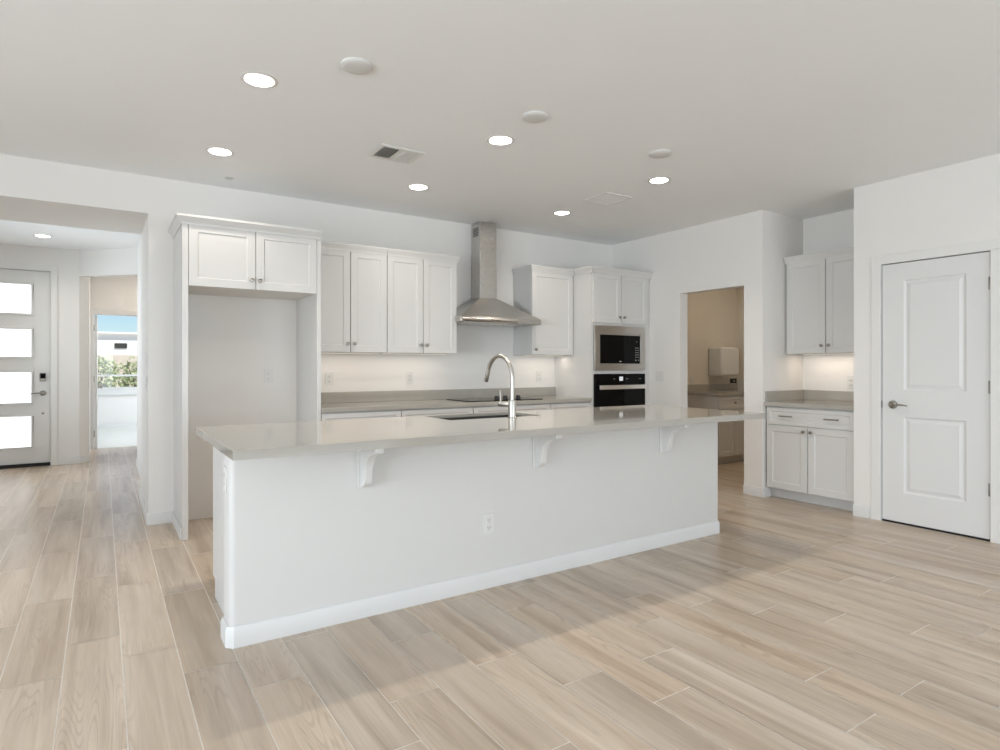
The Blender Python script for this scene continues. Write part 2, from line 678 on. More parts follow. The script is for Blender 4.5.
def window(name, o, ax, a0, a1, z0, z1, n, label_frame='window_frame', rail=None, depth=.05):
    root = thing(name, None, None, (0, 0, 0), kind='structure')
    f = MB(o, ax)
    t = .05
    f.box(a0, a1, .03, .03 + depth, z0, z0 + t).box(a0, a1, .03, .03 + depth, z1 - t, z1)
    for i in range(n + 1):
        c = a0 + (a1 - a0) * i / n
        lo = min(max(c - t / 2, a0), a1 - t)
        f.box(lo, lo + t, .03, .03 + depth, z0 + t, z1 - t)
    if rail:
        f.box(a0 + t, a1 - t, .035, .03 + depth - .01, rail - .018, rail + .018)
    f.build('window_frame', M['trim'], root)
    g = MB(o, ax).box(a0 + t * .6, a1 - t * .6, .055, .059, z0 + t * .6, z1 - t * .6)
    g.build('window_pane', M['glass'], root)
    return root


window('window_1', (X0, wy1), (0, 1), -(wy1 - wy0), 0, wz0, wz1, 3)
window('window_2', (0, Y0), (-1, 0), -bx1, -bx0, .0, bz1, 3)

# foyer and hall behind the opening
w = MB()
fx0, fx1, FY = -1.475, -.552, 9.47
w.box(-1.75, fx0 - .012, FY, FY + .13, 0, WT).box(fx1 + .012, -.25, FY, FY + .13, 0, WT).box(fx0 - .012, fx1 + .012, FY, FY + .13, 2.452, WT)
struct(w.build('wall_entry', M['wall'], smooth=False))
struct(MB().box(-1.75, -1.63, KY + .12, 7.0, 0, WT).box(-1.75, -1.63, 8.8, FY, 0, WT).box(-1.75, -1.63, 7.0, 8.8, 0, .5).box(-1.75, -1.63, 7.0, 8.8, 2.4, WT).build('wall_foyer_left', M['wall'], smooth=False))
window('added_window_3', (-1.63, 8.8), (0, 1), -1.8, 0, .5, 2.4, 2)  # unseen window added to give the foyer light
struct(MB().box(.365, .485, 6.62, 8.87, 0, WT).build('wall_hall_right', M['wall']))
# the slanted cased opening: header only, with the cut end of the entry wall on its left
h = .085
struct(MB().prism([(.365, 8.865), (.365 + h, 8.865 + h), (-.25 + h, 9.47 + h), (-.25, 9.47)], 'z', 2.41, WT).build('wall_hall_slanted_header', M['wall']))
struct(MB().prism([(-.25, 9.47), (-.25 + .095, 9.47 + .095), (-.155, 9.62), (-.25, 9.62)], 'z', 0, 2.41).build('wall_entry_end', M['wall']))
struct(MB().prism([(.365, 8.865), (.365 + h, 8.865 + h), (1.3, 8.95), (1.3, 8.865)], 'z', 0, WT).build('wall_hall_right_return', M['wall']))
struct(MB().box(-.27, -.15, 9.62, 10.9, 0, WT).build('wall_inner_hall_left', M['wall']))
struct(MB().box(1.2, 1.32, 8.95, 10.9, 0, WT).build('wall_inner_hall_right', M['wall']))
ex0, ex1 = -.102, .71
w = MB().box(-1.62, ex0 - .03, 10.9, 11.0, 0, WT).box(ex1 + .03, 3.62, 10.9, 11.0, 0, WT).box(ex0 - .03, ex1 + .03, 10.9, 11.0, 2.05, WT)
struct(w.build('wall_hall_end', M['wall'], smooth=False))
# bedroom
by = 14.85
w = MB().box(-1.62, -.65, by, by + .15, 0, WT).box(1.5, 3.62, by, by + .15, 0, WT).box(-.65, 1.5, by, by + .15, 0, .70).box(-.65, 1.5, by, by + .15, 2.42, WT)
struct(w.build('wall_bedroom_end', M['wall'], smooth=False))
struct(MB().box(-1.62, -1.5, 11.0, by, 0, WT).build('wall_bedroom_left', M['wall']))
w = MB().box(3.5, 3.62, 11.0, 12.0, 0, WT).box(3.5, 3.62, 14.0, by, 0, WT).box(3.5, 3.62, 12.0, 14.0, 0, .7).box(3.5, 3.62, 12.0, 14.0, 2.3, WT)
struct(w.build('wall_bedroom_right', M['wall'], smooth=False))
window('window_4', (0, by), (1, 0), -.65, 1.5, .77, 2.42, 1, rail=1.065)
struct(MB().box(-.72, 1.57, by - .05, by + .06, .66, .77).build('trim_bedroom_sill', M['trim'], bevel=.004))
window('added_window_5', (3.5, 14.0), (0, -1), 0, 2.0, .7, 2.3, 2)  # unseen side window added to let light into the bedroom
# utility room
w = MB()
w.box(RX + .12, 7.87, KY, KY + .12, 0, WT)
w.box(7.75, 7.87, 3.555, KY, 0, WT)
w.box(6.07, 7.87, 3.435, 3.555, 0, WT)
struct(w.build('wall_utility', mat('utility room paint', (.72, .68, .61), .7, noise=.01, nscale=2, bump=.1, bscale=140), smooth=False))

# baseboards
BH, BT = .092, .014


def base(name, pts):
    """a baseboard along plan points; its face is on the left of the direction of travel"""
    m = MB()
    ps = [Vector((p[0], p[1])) for p in pts]
    rows = []
    for i, p in enumerate(ps):
        d0 = (ps[i] - ps[i - 1]).normalized() if i else (ps[1] - ps[0]).normalized()
        d1 = (ps[i + 1] - ps[i]).normalized() if i < len(ps) - 1 else d0
        n0, n1 = Vector((-d0.y, d0.x)), Vector((-d1.y, d1.x))
        nn = (n0 + n1)
        nn = nn / max(nn.length_squared / 2, .2)
        q = p + nn * BT
        c = p + nn * (BT * .45)
        rows.append([(p.x, p.y, .0005), (q.x, q.y, .0005), (q.x, q.y, BH - .016), (c.x, c.y, BH), (p.x, p.y, BH)])
    m.rings(rows)
    return struct(m.build(name, M['trim']))


base('baseboard_kitchen_right', [(RX, 3.43), (RX, OY0)])
base('baseboard_kitchen_corner', [(RX + .12, 3.435), (RX, 3.435)])
base('baseboard_kitchen_tower_side', [(RX, OY1), (RX, 4.835)])
base('baseboard_pantry_left', [(DX, DY1 + .085), (DX, 2.598)])
base('baseboard_pantry_right', [(DX, Y0), (DX, DY0 - .085)])
base('baseboard_hall_stub', [(.474, KY), (.318, KY), (.30, KY + .018), (.30, 6.62)])
base('baseboard_hall_right', [(.365, 6.62), (.365, 8.865)])
base('baseboard_entry_right', [(-.24, 9.48), (-.262, 9.47), (-.478, 9.47)])
base('baseboard_entry_end', [(-.155, 9.62), (-.155, 9.565), (-.24, 9.48)])
base('baseboard_utility', [(7.75, 3.56), (7.75, 4.80)])
base('baseboard_left', [(X0, KY), (X0, Y0)])
base('baseboard_bedroom', [(3.5, by), (-1.5, by)])

# ------------------------------------------------------------------ doors


def knob(parent, p, d, z, fr):
    """small round cabinet knob: p = (a, b) local, pulled toward the viewer"""
    m = MB(*fr)
    m.lathe([(.0085, 0), (.006, .003), (.0055, .013), (.0125, .017), (.0155, .022), (.0135, .0275), (.006, .0295)], (p[0], p[1], z), (0, -1, 0), 18)
    return m.build('knob', M['nickel'], parent)


def shaker(fr, a0, a1, z0, z1, b, parent, name='cabinet_door', rail=.058, th=.02):
    m = MB(*fr)
    m.panel(a0, a1, z0, z1, b, th, rail, [(.005, .006), (.006, .0065)])
    return m.build(name, M['cab'], parent, bevel=.0012, smooth=False)


# panelled pantry door (faces -x)
PF = ((DX, 0), (0, -1))      # a = -y, b = +x
d = thing('door_2', None, None, (DX, 2.03, 0), kind='structure')
m = MB(*PF)
lw = .155
mid = .955
st = [(.012, .009), (.022, .0095), (.045, .003)]
a0, a1 = -DY1, -DY0
m.panel(a0 + .004, a1 - .0045, .016, mid, .012, .036, (lw, .14, .232, .105), st)
m.panel(a0 + .004, a1 - .0045, mid, DZ - .005, .012, .036, (lw, .14, .105, .135), st)
m.build('door_leaf', M['door'], d, bevel=.0008, smooth=False)
m = MB(*PF)
cw = .07
for (p, q) in ((a0 - .004 - cw, a0 - .004), (a1 + .004, a1 + .004 + cw)):
    m.box(p, q, -.007, .0005, 0, DZ + .004)
m.box(a0 - .004 - cw, a1 + .004 + cw, -.007, .0005, DZ + .004, DZ + .004 + cw)
m.build('door_casing', M['casing'], d, bevel=.003)
m = MB(*PF)
m.box(a0 - .012, a0 - .001, .0, .12, 0, DZ + .001).box(a1 + .001, a1 + .012, .0, .12, 0, DZ + .001).box(a0 - .012, a1 + .012, .0, .12, DZ + .001, DZ + .012)
m.build('door_jamb', M['trim'], d)
m = MB(*PF)
la, lz = -2.303, .943
m.lathe([(.033, 0), (.033, .004), (.029, .009), (.012, .012), (.0105, .040), (.014, .046), (.012, .052)], (la, .012, lz), (0, -1, 0), 28)
m.tube([(la, -.037, lz), (la + .02, -.039, lz), (la + .06, -.04, lz + .003), (la + .10, -.039, lz), (la + .122, -.036, lz - .004)], [.0085, .0095, .0075, .006, .0045], 12)
hd = m.build('door_handle', M['nickel'], d)
m = MB(*PF)
m.box(a0 - .0035, a0 + .001, .004, .03, lz - .028, lz + .028)
m.build('latch_plate', M['nickel'], d)
for hz in (1.84, 1.10, .37):
    m = MB(*PF)
    m.lathe([(.0065, -.046), (.0075, -.044), (.0075, .044), (.0065, .046)], (a1 + .001, .004, hz), (0, 0, 1), 12)
    m.box(a1 - .012, a1 + .014, .0055, .0095, hz - .045, hz + .045)
    m.build('hinge', M['nickel'], d)
m = MB(*PF)
m.box(a0 + .004, a1 - .004, .012, .04, .001, .0135)
m.build('dark_gap_strip', M['gapblack'], d)  # black strip painting the shade in the gap below the leaf

# front door (faces -y)
d = thing('door_1', None, None, (-1.0, FY, 0), kind='structure')
F0 = ((0, 0), (1, 0))
lites = [(.245, .632), (.793, 1.18), (1.367, 1.715), (1.905, 2.272)]
zb = [.042, .712, 1.273, 1.81, 2.44]
m = MB(*F0)
for i, (za, zz) in enumerate(lites):
    m.panel(fx0, fx1, zb[i], zb[i + 1], FY + .03, .044, (.19, .19, za - zb[i], zb[i + 1] - zz), [(.001, .02)], hole=True)
m.build('door_leaf', M['entry'], d, smooth=False)
for i, (za, zz) in enumerate(lites):
    m = MB(*F0)
    t = .022
    for (p, q, r, s_) in ((fx0 + .19 - t, fx1 - .19 + t, za - t, za), (fx0 + .19 - t, fx1 - .19 + t, zz, zz + t), (fx0 + .19 - t, fx0 + .19, za, zz), (fx1 - .19, fx1 - .19 + t, za, zz)):
        m.box(p, q, FY + .014, FY + .036, r, s_)
    fr_ = m.build('lite_moulding', M['entry'], d, bevel=.004)
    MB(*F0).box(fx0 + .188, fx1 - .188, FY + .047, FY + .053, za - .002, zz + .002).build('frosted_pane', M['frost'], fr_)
m = MB(*F0)
m.box(fx0 - .085, fx0 - .008, FY - .014, FY + .001, 0, 2.452).box(fx1 + .008, fx1 + .075, FY - .014, FY + .001, 0, 2.452).box(fx0 - .085, fx1 + .075, FY - .014, FY + .001, 2.452, 2.525)
m.build('door_casing', M['casing'], d, bevel=.003)
m = MB(*F0)
m.box(fx0 - .012, fx0 - .003, FY, FY + .13, 0, 2.443).box(fx1 + .003, fx1 + .012, FY, FY + .13, 0, 2.443).box(fx0 - .012, fx1 + .012, FY, FY + .13, 2.443, 2.452)
m.build('door_jamb', M['trim'], d)
MB(*F0).box(fx0, fx1, FY + .012, FY + .09, .0005, .042).build('dark_gap_strip', M['gapblack'], d)  # black strip across the gap below the leaf
kx = -.625
k = MB(*F0).box(kx - .033, kx + .033, FY + .006, FY + .03, 1.065, 1.165).build('keypad_deadbolt', M['nickel'], d, bevel=.006)
MB(*F0).box(kx - .027, kx + .027, FY + .003, FY + .0065, 1.098, 1.162).build('keypad_face', M['black'], k, bevel=.002)
m = MB(*F0)
m.lathe([(.033, 0), (.033, .005), (.028, .01), (.012, .013), (.011, .045), (.012, .052)], (kx, FY + .03, .915), (0, -1, 0), 24)
m.tube([(kx, FY - .016, .915), (kx - .03, FY - .018, .917), (kx - .08, FY - .018, .914), (kx - .125, FY - .014, .910)], [.009, .009, .007, .005], 12)
m.build('door_handle', M['nickel'], d)
MB(*F0).lathe([(.014, 0), (.013, .006), (.006, .01)], (kx, FY + .03, .66), (0, -1, 0), 16).build('bolt_cap', M['nickel'], d)
for hz in (1.14, .95):
    MB(*F0).box(fx1 - .001, fx1 + .004, FY + .024, FY + .05, hz - .05, hz + .05).build('strike_plate', M['nickel'], d)

# bedroom door, open into the bedroom, hinged at the left of its opening
d = thing('door_3', None, None, (ex0, 10.95, 0), kind='structure')
m = MB(*F0)
m.box(ex0 - .03, ex0, 10.9, 11.0, 0, 2.03).box(ex1, ex1 + .03, 10.9, 11.0, 0, 2.03).box(ex0 - .03, ex1 + .03, 10.9, 11.0, 2.03, 2.05)
m.build('door_jamb', M['trim'], d)
m = MB(*F0)
m.box(ex0 - .047, ex0 - .006, 10.886, 10.901, 0, 2.036).box(ex1 + .006, ex1 + .09, 10.886, 10.901, 0, 2.036).box(ex0 - .047, ex1 + .09, 10.886, 10.901, 2.036, 2.105)
m.build('door_casing', M['trim'], d, bevel=.003)
DF = ((ex0 + .002, 11.012), (0, 1))
m = MB(*DF)
m.panel(0, .74, .012, .95, -.036, .036, (.12, .12, .22, .1), [(.012, .008)])
m.panel(0, .74, .95, 2.02, -.036, .036, (.12, .12, .1, .12), [(.012, .008)])
lf = m.build('door_leaf', M['door'], d, smooth=False)
m = MB(*DF)
m.lathe([(.03, 0), (.03, .006), (.011, .01), (.011, .03), (.026, .04), (.028, .052), (.02, .062)], (.68, -.036, .92), (0, -1, 0), 20)
m.build('knob', M['nickel'], lf)
for hz in (1.83, 1.06, .24):
    MB(*F0).lathe([(.008, -.048), (.008, .048)], (ex0 - .002, 10.893, hz), (0, 0, 1), 12).build('hinge', M['nickel'], d)

# ------------------------------------------------------------------ ceiling fittings


def downlight(x, y, label, w, group):
    t = thing('recessed_downlight', label, 'ceiling light', (x, y, CEIL), group)
    m = MB()
    ro, ri = .092, CAN_R - .002
    n = 32
    prof = [(ri, .0), (ri + .004, -.004), (ro - .008, -.005), (ro, -.001), (ro, .0)]
    rs = []
    for r, hh in prof + [prof[0]]:
        rs.append([(x + r * math.cos(2 * math.pi * k / n), y + r * math.sin(2 * math.pi * k / n), CEIL + hh) for k in range(n)])
    m.rings(rs, False, False)
    m.build('trim_ring', M['trim'], t)
    m = MB()
    rs = []
    for r, hh in [(ri, -.001), (ri - .004, .02), (ri - .014, .055), (ri - .012, .058), (ri + .001, .02), (ri + .0015, -.001), (ri, -.001)]:
        rs.append([(x + r * math.cos(2 * math.pi * k / n), y + r * math.sin(2 * math.pi * k / n), CEIL + hh) for k in range(n)])
    m.rings(rs, False, False)
    m.build('baffle', M['trim'], t)
    MB().lathe([(ri - .012, 0), (ri - .012, .012), (.01, .02)], (x, y, CEIL + .052), (0, 0, 1), 28).build('lens', M['lens'], t)
    lo = lamp('downlight_bulb', 'AREA', (x, y, CEIL + .045), w, WARM, (0, 0, 0), .09, shape='DISK')
    return t


DG = 'recessed ceiling downlights'
DL = ['recessed downlight nearest the camera, above the left end of the island',
      'recessed downlight above the tall refrigerator cabinet',
      'recessed downlight above the middle of the island, beside a round white cover plate',
      'recessed downlight in front of the range hood, near the ceiling air register',
      'recessed downlight above the right end of the island, beside the rightmost round cover plate',
      'recessed downlight in front of the oven tower, near the square ceiling panel',
      'recessed downlight in the entry ceiling near the front door']
for (x, y), l in zip(LIGHTS, DL):
    downlight(x, y, l, 5 if y > 8 else (CAN_W if y < 4 else CAN_W * .5), DG)
lamp('inner_hall_fill', 'AREA', (.65, 10.1, CEIL - .02), 7, WARM, (0, 0, 0), .2, shape='DISK')  # added unseen light that lifts the hall end wall
lamp('utility_room_bulb', 'AREA', (6.9, 4.3, CEIL - .02), 6.5, (1.0, .84, .66), (0, 0, 0), .3, shape='DISK')


def cover(x, y, label):
    m = MB().lathe([(.077, 0), (.077, -.009), (.073, -.014), (.055, -.019), (.02, -.021)], (x, y, CEIL), (0, 0, 1), 36)
    return tag(m.build('ceiling_cover_plate', M['cover']), label, 'cover plate', 'round cover plates above the island')


cover(1.055, 2.894, 'round white ceiling cover plate nearest the camera, beside the largest downlight')
cover(2.158, 2.898, 'round white ceiling cover plate above the middle of the island, beside a downlight')
cover(3.263, 2.918, 'round white ceiling cover plate farthest right, just above the right front downlight')
tag(MB().lathe([(.033, 0), (.033, -.004), (.028, -.007)], (.84, 5.185, CEIL), (0, 0, 1), 24).build('sprinkler_cap', M['cover']),
    'small round ceiling cap close to the wall above the refrigerator cabinet', 'ceiling cap')

# air register
vx0, vx1, vy0, vy1 = 1.565, 1.885, 3.815, 4.085
t = thing('air_register', 'white two-way ceiling air register with dark louvre gaps', 'air vent', (1.725, 3.95, CEIL))
m = MB()
fw = .03
m.box(vx0, vx1, vy0, vy0 + fw, CEIL - .008, CEIL).box(vx0, vx1, vy1 - fw, vy1, CEIL - .008, CEIL)
m.box(vx0, vx0 + fw, vy0 + fw, vy1 - fw, CEIL - .008, CEIL).box(vx1 - fw, vx1, vy0 + fw, vy1 - fw, CEIL - .008, CEIL)
m.box(1.715, 1.735, vy0 + fw, vy1 - fw, CEIL - .008, CEIL - .0005)
m.build('register_frame', M['plate'], t, bevel=.002)
MB().box(vx0 + .01, vx1 - .01, vy0 + .01, vy1 - .01, CEIL - .0006, CEIL - .0001).build('register_dark_sheet', M['dark'], t)  # flat black sheet, paints the shade between the louvres
for s_, (xa, xb) in ((-1, (vx0 + fw, 1.715)), (1, (1.735, vx1 - fw))):
    for i in range(6):
        c = xa + (xb - xa) * (i + .5) / 6
        dx = .0085 if s_ > 0 else -.0065
        dx *= .5 if s_ > 0 else 1
        MB().prism([(c - dx, CEIL - .001), (c - dx + .0045, CEIL - .001), (c + dx + .0045, CEIL - .012), (c + dx, CEIL - .012)], 'b', vy0 + fw, vy1 - fw).build('louvre', M['plate'], t)
# square panel grille
t = thing('square_ceiling_panel', 'flat square white ceiling panel in front of the oven tower', 'ceiling panel', (3.755, 3.96, CEIL))
m = MB()
gx0, gx1, gy0, gy1 = 3.605, 3.905, 3.81, 4.11
fw = .018
m.box(gx0, gx1, gy0, gy0 + fw, CEIL - .009, CEIL).box(gx0, gx1, gy1 - fw, gy1, CEIL - .009, CEIL).box(gx0, gx0 + fw, gy0 + fw, gy1 - fw, CEIL - .009, CEIL).box(gx1 - fw, gx1, gy0 + fw, gy1 - fw, CEIL - .009, CEIL)
m.build('panel_frame', M['plate'], t, bevel=.002)
MB().box(gx0 + fw, gx1 - fw, gy0 + fw, gy1 - fw, CEIL - .004, CEIL).build('panel_face', M['ceiling'], t)

# ------------------------------------------------------------------ outlets and switches


def outlet(fr, a, b, z, label, kind='outlet', w=.07, hh=.115, group='wall outlets'):
    """plate centred at a, z on a wall surface at b facing the viewer side"""
    mm = MB(*fr)
    base_ = mm.P((a, b, z))
    t = thing('power_outlet' if kind == 'outlet' else 'light_switch', label, 'outlet' if kind == 'outlet' else 'switch', base_, group)
    MB(*fr).panel(a - w / 2, a + w / 2, z - hh / 2, z + hh / 2, b - .006, .006, .004, [(.0005, .0008)]).build('cover_plate', M['plate'], t, bevel=.0015)
    if kind == 'outlet':
        for dz in (-.021, .021):
            s_ = MB(*fr).box(a - .0165, a + .0165, b - .0075, b - .004, z + dz - .016, z + dz + .016).build('socket', M['plate'], t, bevel=.004)
            q = MB(*fr)
            q.box(a - .0085, a - .0062, b - .0079, b - .0072, z + dz - .004, z + dz + .008).box(a + .0062, a + .0085, b - .0079, b - .0072, z + dz - .003, z + dz + .007)
            q.lathe([(.0026, 0), (.0026, .0007)], (a, b - .0079, z + dz - .0095), (0, 1, 0), 10)
            q.build('slots', M['blackmatte'], s_)
    else:
        n = max(1, round(w / .05) - 0) if w > .08 else 1
        for i in range(n):
            c = a + (i - (n - 1) / 2) * .046
            MB(*fr).prism([(b - .0095, z - .033), (b - .0065, z + .033), (b - .004, z + .033), (b - .004, z - .033)], 'a', c - .0165, c + .0165).build('rocker', M['plate'], t, bevel=.001)
    return t


NY = ((0, 0), (1, 0))
ISF = 2.884
outlet(NY, 1.82, ISF, .36, 'white outlet low on the front of the island')
outlet(NY, 1.735, KY, 1.135, 'white outlet on the backsplash wall beside the refrigerator cabinet')
outlet(NY, 2.535, KY, 1.135, 'white outlet on the backsplash wall under the four wall cabinet doors, nearer the hood')
outlet(NY, 4.137, KY, 1.135, 'white outlet on the backsplash wall under the single-door wall cabinet')
outlet(NY, 1.203, KY, 1.165, 'white outlet on the back wall of the empty refrigerator niche')
outlet(((RX, 0), (0, -1)), -4.705, 0, 1.135, 'white double light switch on the wall between oven tower and doorway', 'switch', w=.118, group='light switches')
outlet(((5.95, 0), (0, -1)), -2.96, 0, 1.10, 'white outlet above the short counter in the alcove')
outlet(NY, 6.77, KY, 1.05, 'white outlet above the counter seen through the doorway')
outlet(((.30, 0), (0, -1)), -5.62, 0, 1.31, 'white light switch on the hall side of the wall end', 'switch', group='light switches')
outlet(((.30, 0), (0, -1)), -5.64, 0, 1.115, 'white outlet below the switch on the hall side of the wall end')

# ------------------------------------------------------------------ island
t = thing('kitchen_island', 'long white island base with baseboard and three brackets under the counter', 'kitchen island', (2.17, 3.2, 0))
IX0, IX1, IY0, IY1 = .468, 3.872, ISF, 3.03
c = .028
poly = [(IX0, IY0 + c)] + [(IX0 + c - c * math.cos(q), IY0 + c - c * math.sin(q)) for q in (R(22), R(45), R(68))] + [(IX0 + c, IY0)]
poly += [(IX1 - c, IY0)] + [(IX1 - c + c * math.sin(q), IY0 + c - c * math.cos(q)) for q in (R(22), R(45), R(68))] + [(IX1, IY0 + c), (IX1, IY1), (IX0, IY1)]
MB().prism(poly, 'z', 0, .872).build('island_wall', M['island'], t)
IB = MB()
pts = [(IX0, IY1), (IX0, IY0 + .022), (IX0 + .022, IY0), (IX1 - .022, IY0), (IX1, IY0 + .022), (IX1, IY1)]
ps = [Vector(p) for p in pts]
rows = []
for i, p in enumerate(ps):
    d0 = (ps[i] - ps[i - 1]).normalized() if i else (ps[1] - ps[0]).normalized()
    d1 = (ps[i + 1] - ps[i]).normalized() if i < len(ps) - 1 else d0
    n0, n1 = Vector((d0.y, -d0.x)), Vector((d1.y, -d1.x))
    nn = n0 + n1
    nn = -nn / max(nn.length_squared / 2, .2)
    nn = -nn
    q = p - nn * -BT if False else p + nn * BT
    # keep the board outside the wall
    cen = Vector((2.17, 2.97))
    if (q - cen).length < (p - cen).length and i in (1, 2, 3, 4):
        q = p - nn * BT
    if i in (0, 5):
        q = p + Vector((-BT if i == 0 else BT, 0))
    cc = p + (q - p) * .45
    rows.append([(p.x, p.y, .0005), (q.x, q.y, .0005), (q.x, q.y, BH - .016), (cc.x, cc.y, BH), (p.x, p.y, BH)])
IB.rings(rows).build('island_baseboard', M['trim'], t)
CX0, CX1, CY1 = .508, 3.842, 3.645
m = MB()
for (xa, xb) in ((CX0, CX0 + .02), (CX1 - .02, CX1)):
    m.prism([(IY1, .001), (CY1 - .07, .001), (CY1 - .07, .10), (CY1, .10), (CY1, .872), (IY1, .872)], 'a', xa, xb)
m.box(CX0 + .02, CX1 - .02, IY1, CY1 - .075, .001, .10)
m.box(CX0 + .02, CX1 - .02, IY1 + .001, CY1 - .001, .10, .64)
m.box(CX0 + .02, CX1 - .02, CY1 - .02, CY1 - .001, .64, .872)
m.build('cabinet_body', M['cab'], t)
BF = ((0, CY1 + .02), (-1, 0))
nx = 6
for i in range(nx):
    xa = CX0 + .004 + (CX1 - CX0 - .008) * i / nx
    xb = CX0 + .004 + (CX1 - CX0 - .008) * (i + 1) / nx
    dr = shaker(BF, -xb + .0015, -xa - .0015, .104, .70, 0, t)
    knob(dr, (-xb + .03 if i % 2 else -xa - .03, 0), 0, .66, BF)
    df = shaker(BF, -xb + .0015, -xa - .0015, .704, .868, 0, t, 'drawer_front', .04)
    knob(df, (-(xa + xb) / 2, 0), 0, .786, BF)


def corbel(xc):
    th = .042
    y1 = ISF - .001
    pr = [(y1, .874), (y1 - .212, .874), (y1 - .212, .838)]
    # concave sweep from the arm tip down to the foot
    c0, c1 = (y1 - .195, .832), (y1 - .072, .722)
    n = 10
    for i in range(n + 1):
        q = (math.pi / 2) * i / n
        pr.append((c0[0] + (c1[0] - c0[0]) * math.sin(q), c1[1] + (c0[1] - c1[1]) * math.cos(q)))
    pr += [(y1 - .068, .69), (y1 - .058, .668), (y1 - .035, .655), (y1, .652)]
    mm = MB().prism(pr, 'a', xc - th / 2, xc + th / 2)
    cb = mm.build('bracket', M['trim'], t, bevel=.003)
    MB().box(xc - .034, xc + .034, y1 - .012, y1 + .0005, .646, .874).build('back_plate', M['trim'], cb, bevel=.002)


for xc in (1.085, 2.16, 3.25):
    corbel(xc)
ep = ((IX0, 0), (0, -1))
outlet(ep, -2.975, 0, .735, 'white outlet on the left end of the island below the counter')

# island counter with the sink cut out
SX0, SX1, SY0, SY1 = 1.80, 2.50, 3.285, 3.66
TX0, TX1, TY0, TY1, TZ0, TZ1 = .43, 3.975, 2.572, 3.70, .874, .914


def ring(x0, x1, y0, y1, z):
    return [(x0, y0, z), (x1, y0, z), (x1, y1, z), (x0, y1, z)]


e = .002
q = .03
m = MB().rings([ring(SX0, SX1, SY0, SY1, .894), ring(SX0 - q, SX1 + q, SY0 - q, SY1 + q, .894), ring(SX0 - q, SX1 + q, SY0 - q, SY1 + q, TZ0), ring(TX0, TX1, TY0, TY1, TZ0), ring(TX0, TX1, TY0, TY1, TZ1 - e),
                ring(TX0 + e, TX1 - e, TY0 + e, TY1 - e, TZ1), ring(SX0, SX1, SY0, SY1, TZ1), ring(SX0, SX1, SY0, SY1, .894)], False, False)
tag(m.build('island_countertop', M['quartz'], smooth=False), 'long polished warm grey quartz countertop on the island', 'countertop')

t = thing('kitchen_sink', 'stainless undermount sink set in the island countertop', 'sink', ((SX0 + SX1) / 2, 3.47, .66))
SZ = .894
m = MB().rings([ring(SX0 - .02, SX1 + .02, SY0 - .02, SY1 + .02, SZ - .0005), ring(SX0 + .003, SX1 - .003, SY0 + .003, SY1 - .003, SZ - .0005), ring(SX0 + .006, SX1 - .006, SY0 + .006, SY1 - .006, .70),
                ring(SX0 + .03, SX1 - .03, SY0 + .03, SY1 - .03, .668), ring(SX0 + .03, SX1 - .03, SY0 + .03, SY1 - .03, .66),
                ring(SX0 - .004, SX1 + .004, SY0 - .004, SY1 + .004, .69), ring(SX0 - .004, SX1 + .004, SY0 - .004, SY1 + .004, SZ - .004), ring(SX0 - .02, SX1 + .02, SY0 - .02, SY1 + .02, SZ - .004),
                ring(SX0 - .02, SX1 + .02, SY0 - .02, SY1 + .02, SZ - .0005)], False, False)
# close the bottom
m.add(ring(SX0 + .03, SX1 - .03, SY0 + .03, SY1 - .03, .668), [(0, 1, 2, 3)])
m.build('basin', M['sinksteel'], t)
MB().lathe([(.045, 0), (.045, .002), (.036, .003), (.03, .001)], (2.15, 3.52, .668), (0, 0, 1), 24).build('drain', M['chrome'], t)

# faucet
FXc, FYc = 2.21, 3.213
t = thing('kitchen_faucet', 'tall gooseneck pull-down faucet standing behind the island sink', 'faucet', (FXc, FYc, TZ1))
MB().lathe([(.029, 0), (.029, .004), (.0262, .007), (.0262, .113), (.0255, .1145), (.0145, .1148)], (FXc, FYc, TZ1 + .0005), (0, 0, 1), 28).build('faucet_body', M['chrome'], t)
pts = [(FXc, FYc, TZ1 + .118 + .0145 * i) for i in range(10)]
ztop = 1.165
rad = .15
for i in range(1, 19):
    q = .86 * math.pi * i / 18
    pts.append((FXc, FYc + rad - rad * math.cos(q), ztop + rad * math.sin(q) * 1.02))
MB().tube(pts, .0138, 18).build('gooseneck', M['chrome'], t)
p = Vector(pts[-1])
dirn = Vector((0, .36, -.93)).normalized()
pts2 = [p, p + dirn * .012, p + dirn * .02, p + dirn * .088, p + dirn * .094]
sh = MB().tube(pts2, [.0138, .0138, .0148, .0155, .013], 18).build('spray_head', M['chrome'], t)
MB().lathe([(.0075, 0), (.006, .006)], tuple(p + dirn * .055 + Vector((0, .0145, .005))), (0, .93, .36), 12).build('spray_button', M['blackmatte'], sh)
m = MB()
hd_ = Vector((-.55, .83, 0)).normalized()
b0 = Vector((FXc, FYc, TZ1 + .09))
m.tube([b0 + hd_ * .018, b0 + hd_ * .09, b0 + hd_ * .094], [.0175, .0175, .015], 20)
hb = m.build('handle_hub', M['chrome'], t)
MB().tube([b0 + hd_ * .08 + Vector((0, 0, .014)), b0 + hd_ * .083 + Vector((0, 0, .05)), b0 + hd_ * .086 + Vector((0, 0, .085))], [.0032, .0028, .0026], 10).build('lever', M['chrome'], hb)

# ------------------------------------------------------------------ cabinets along the back wall


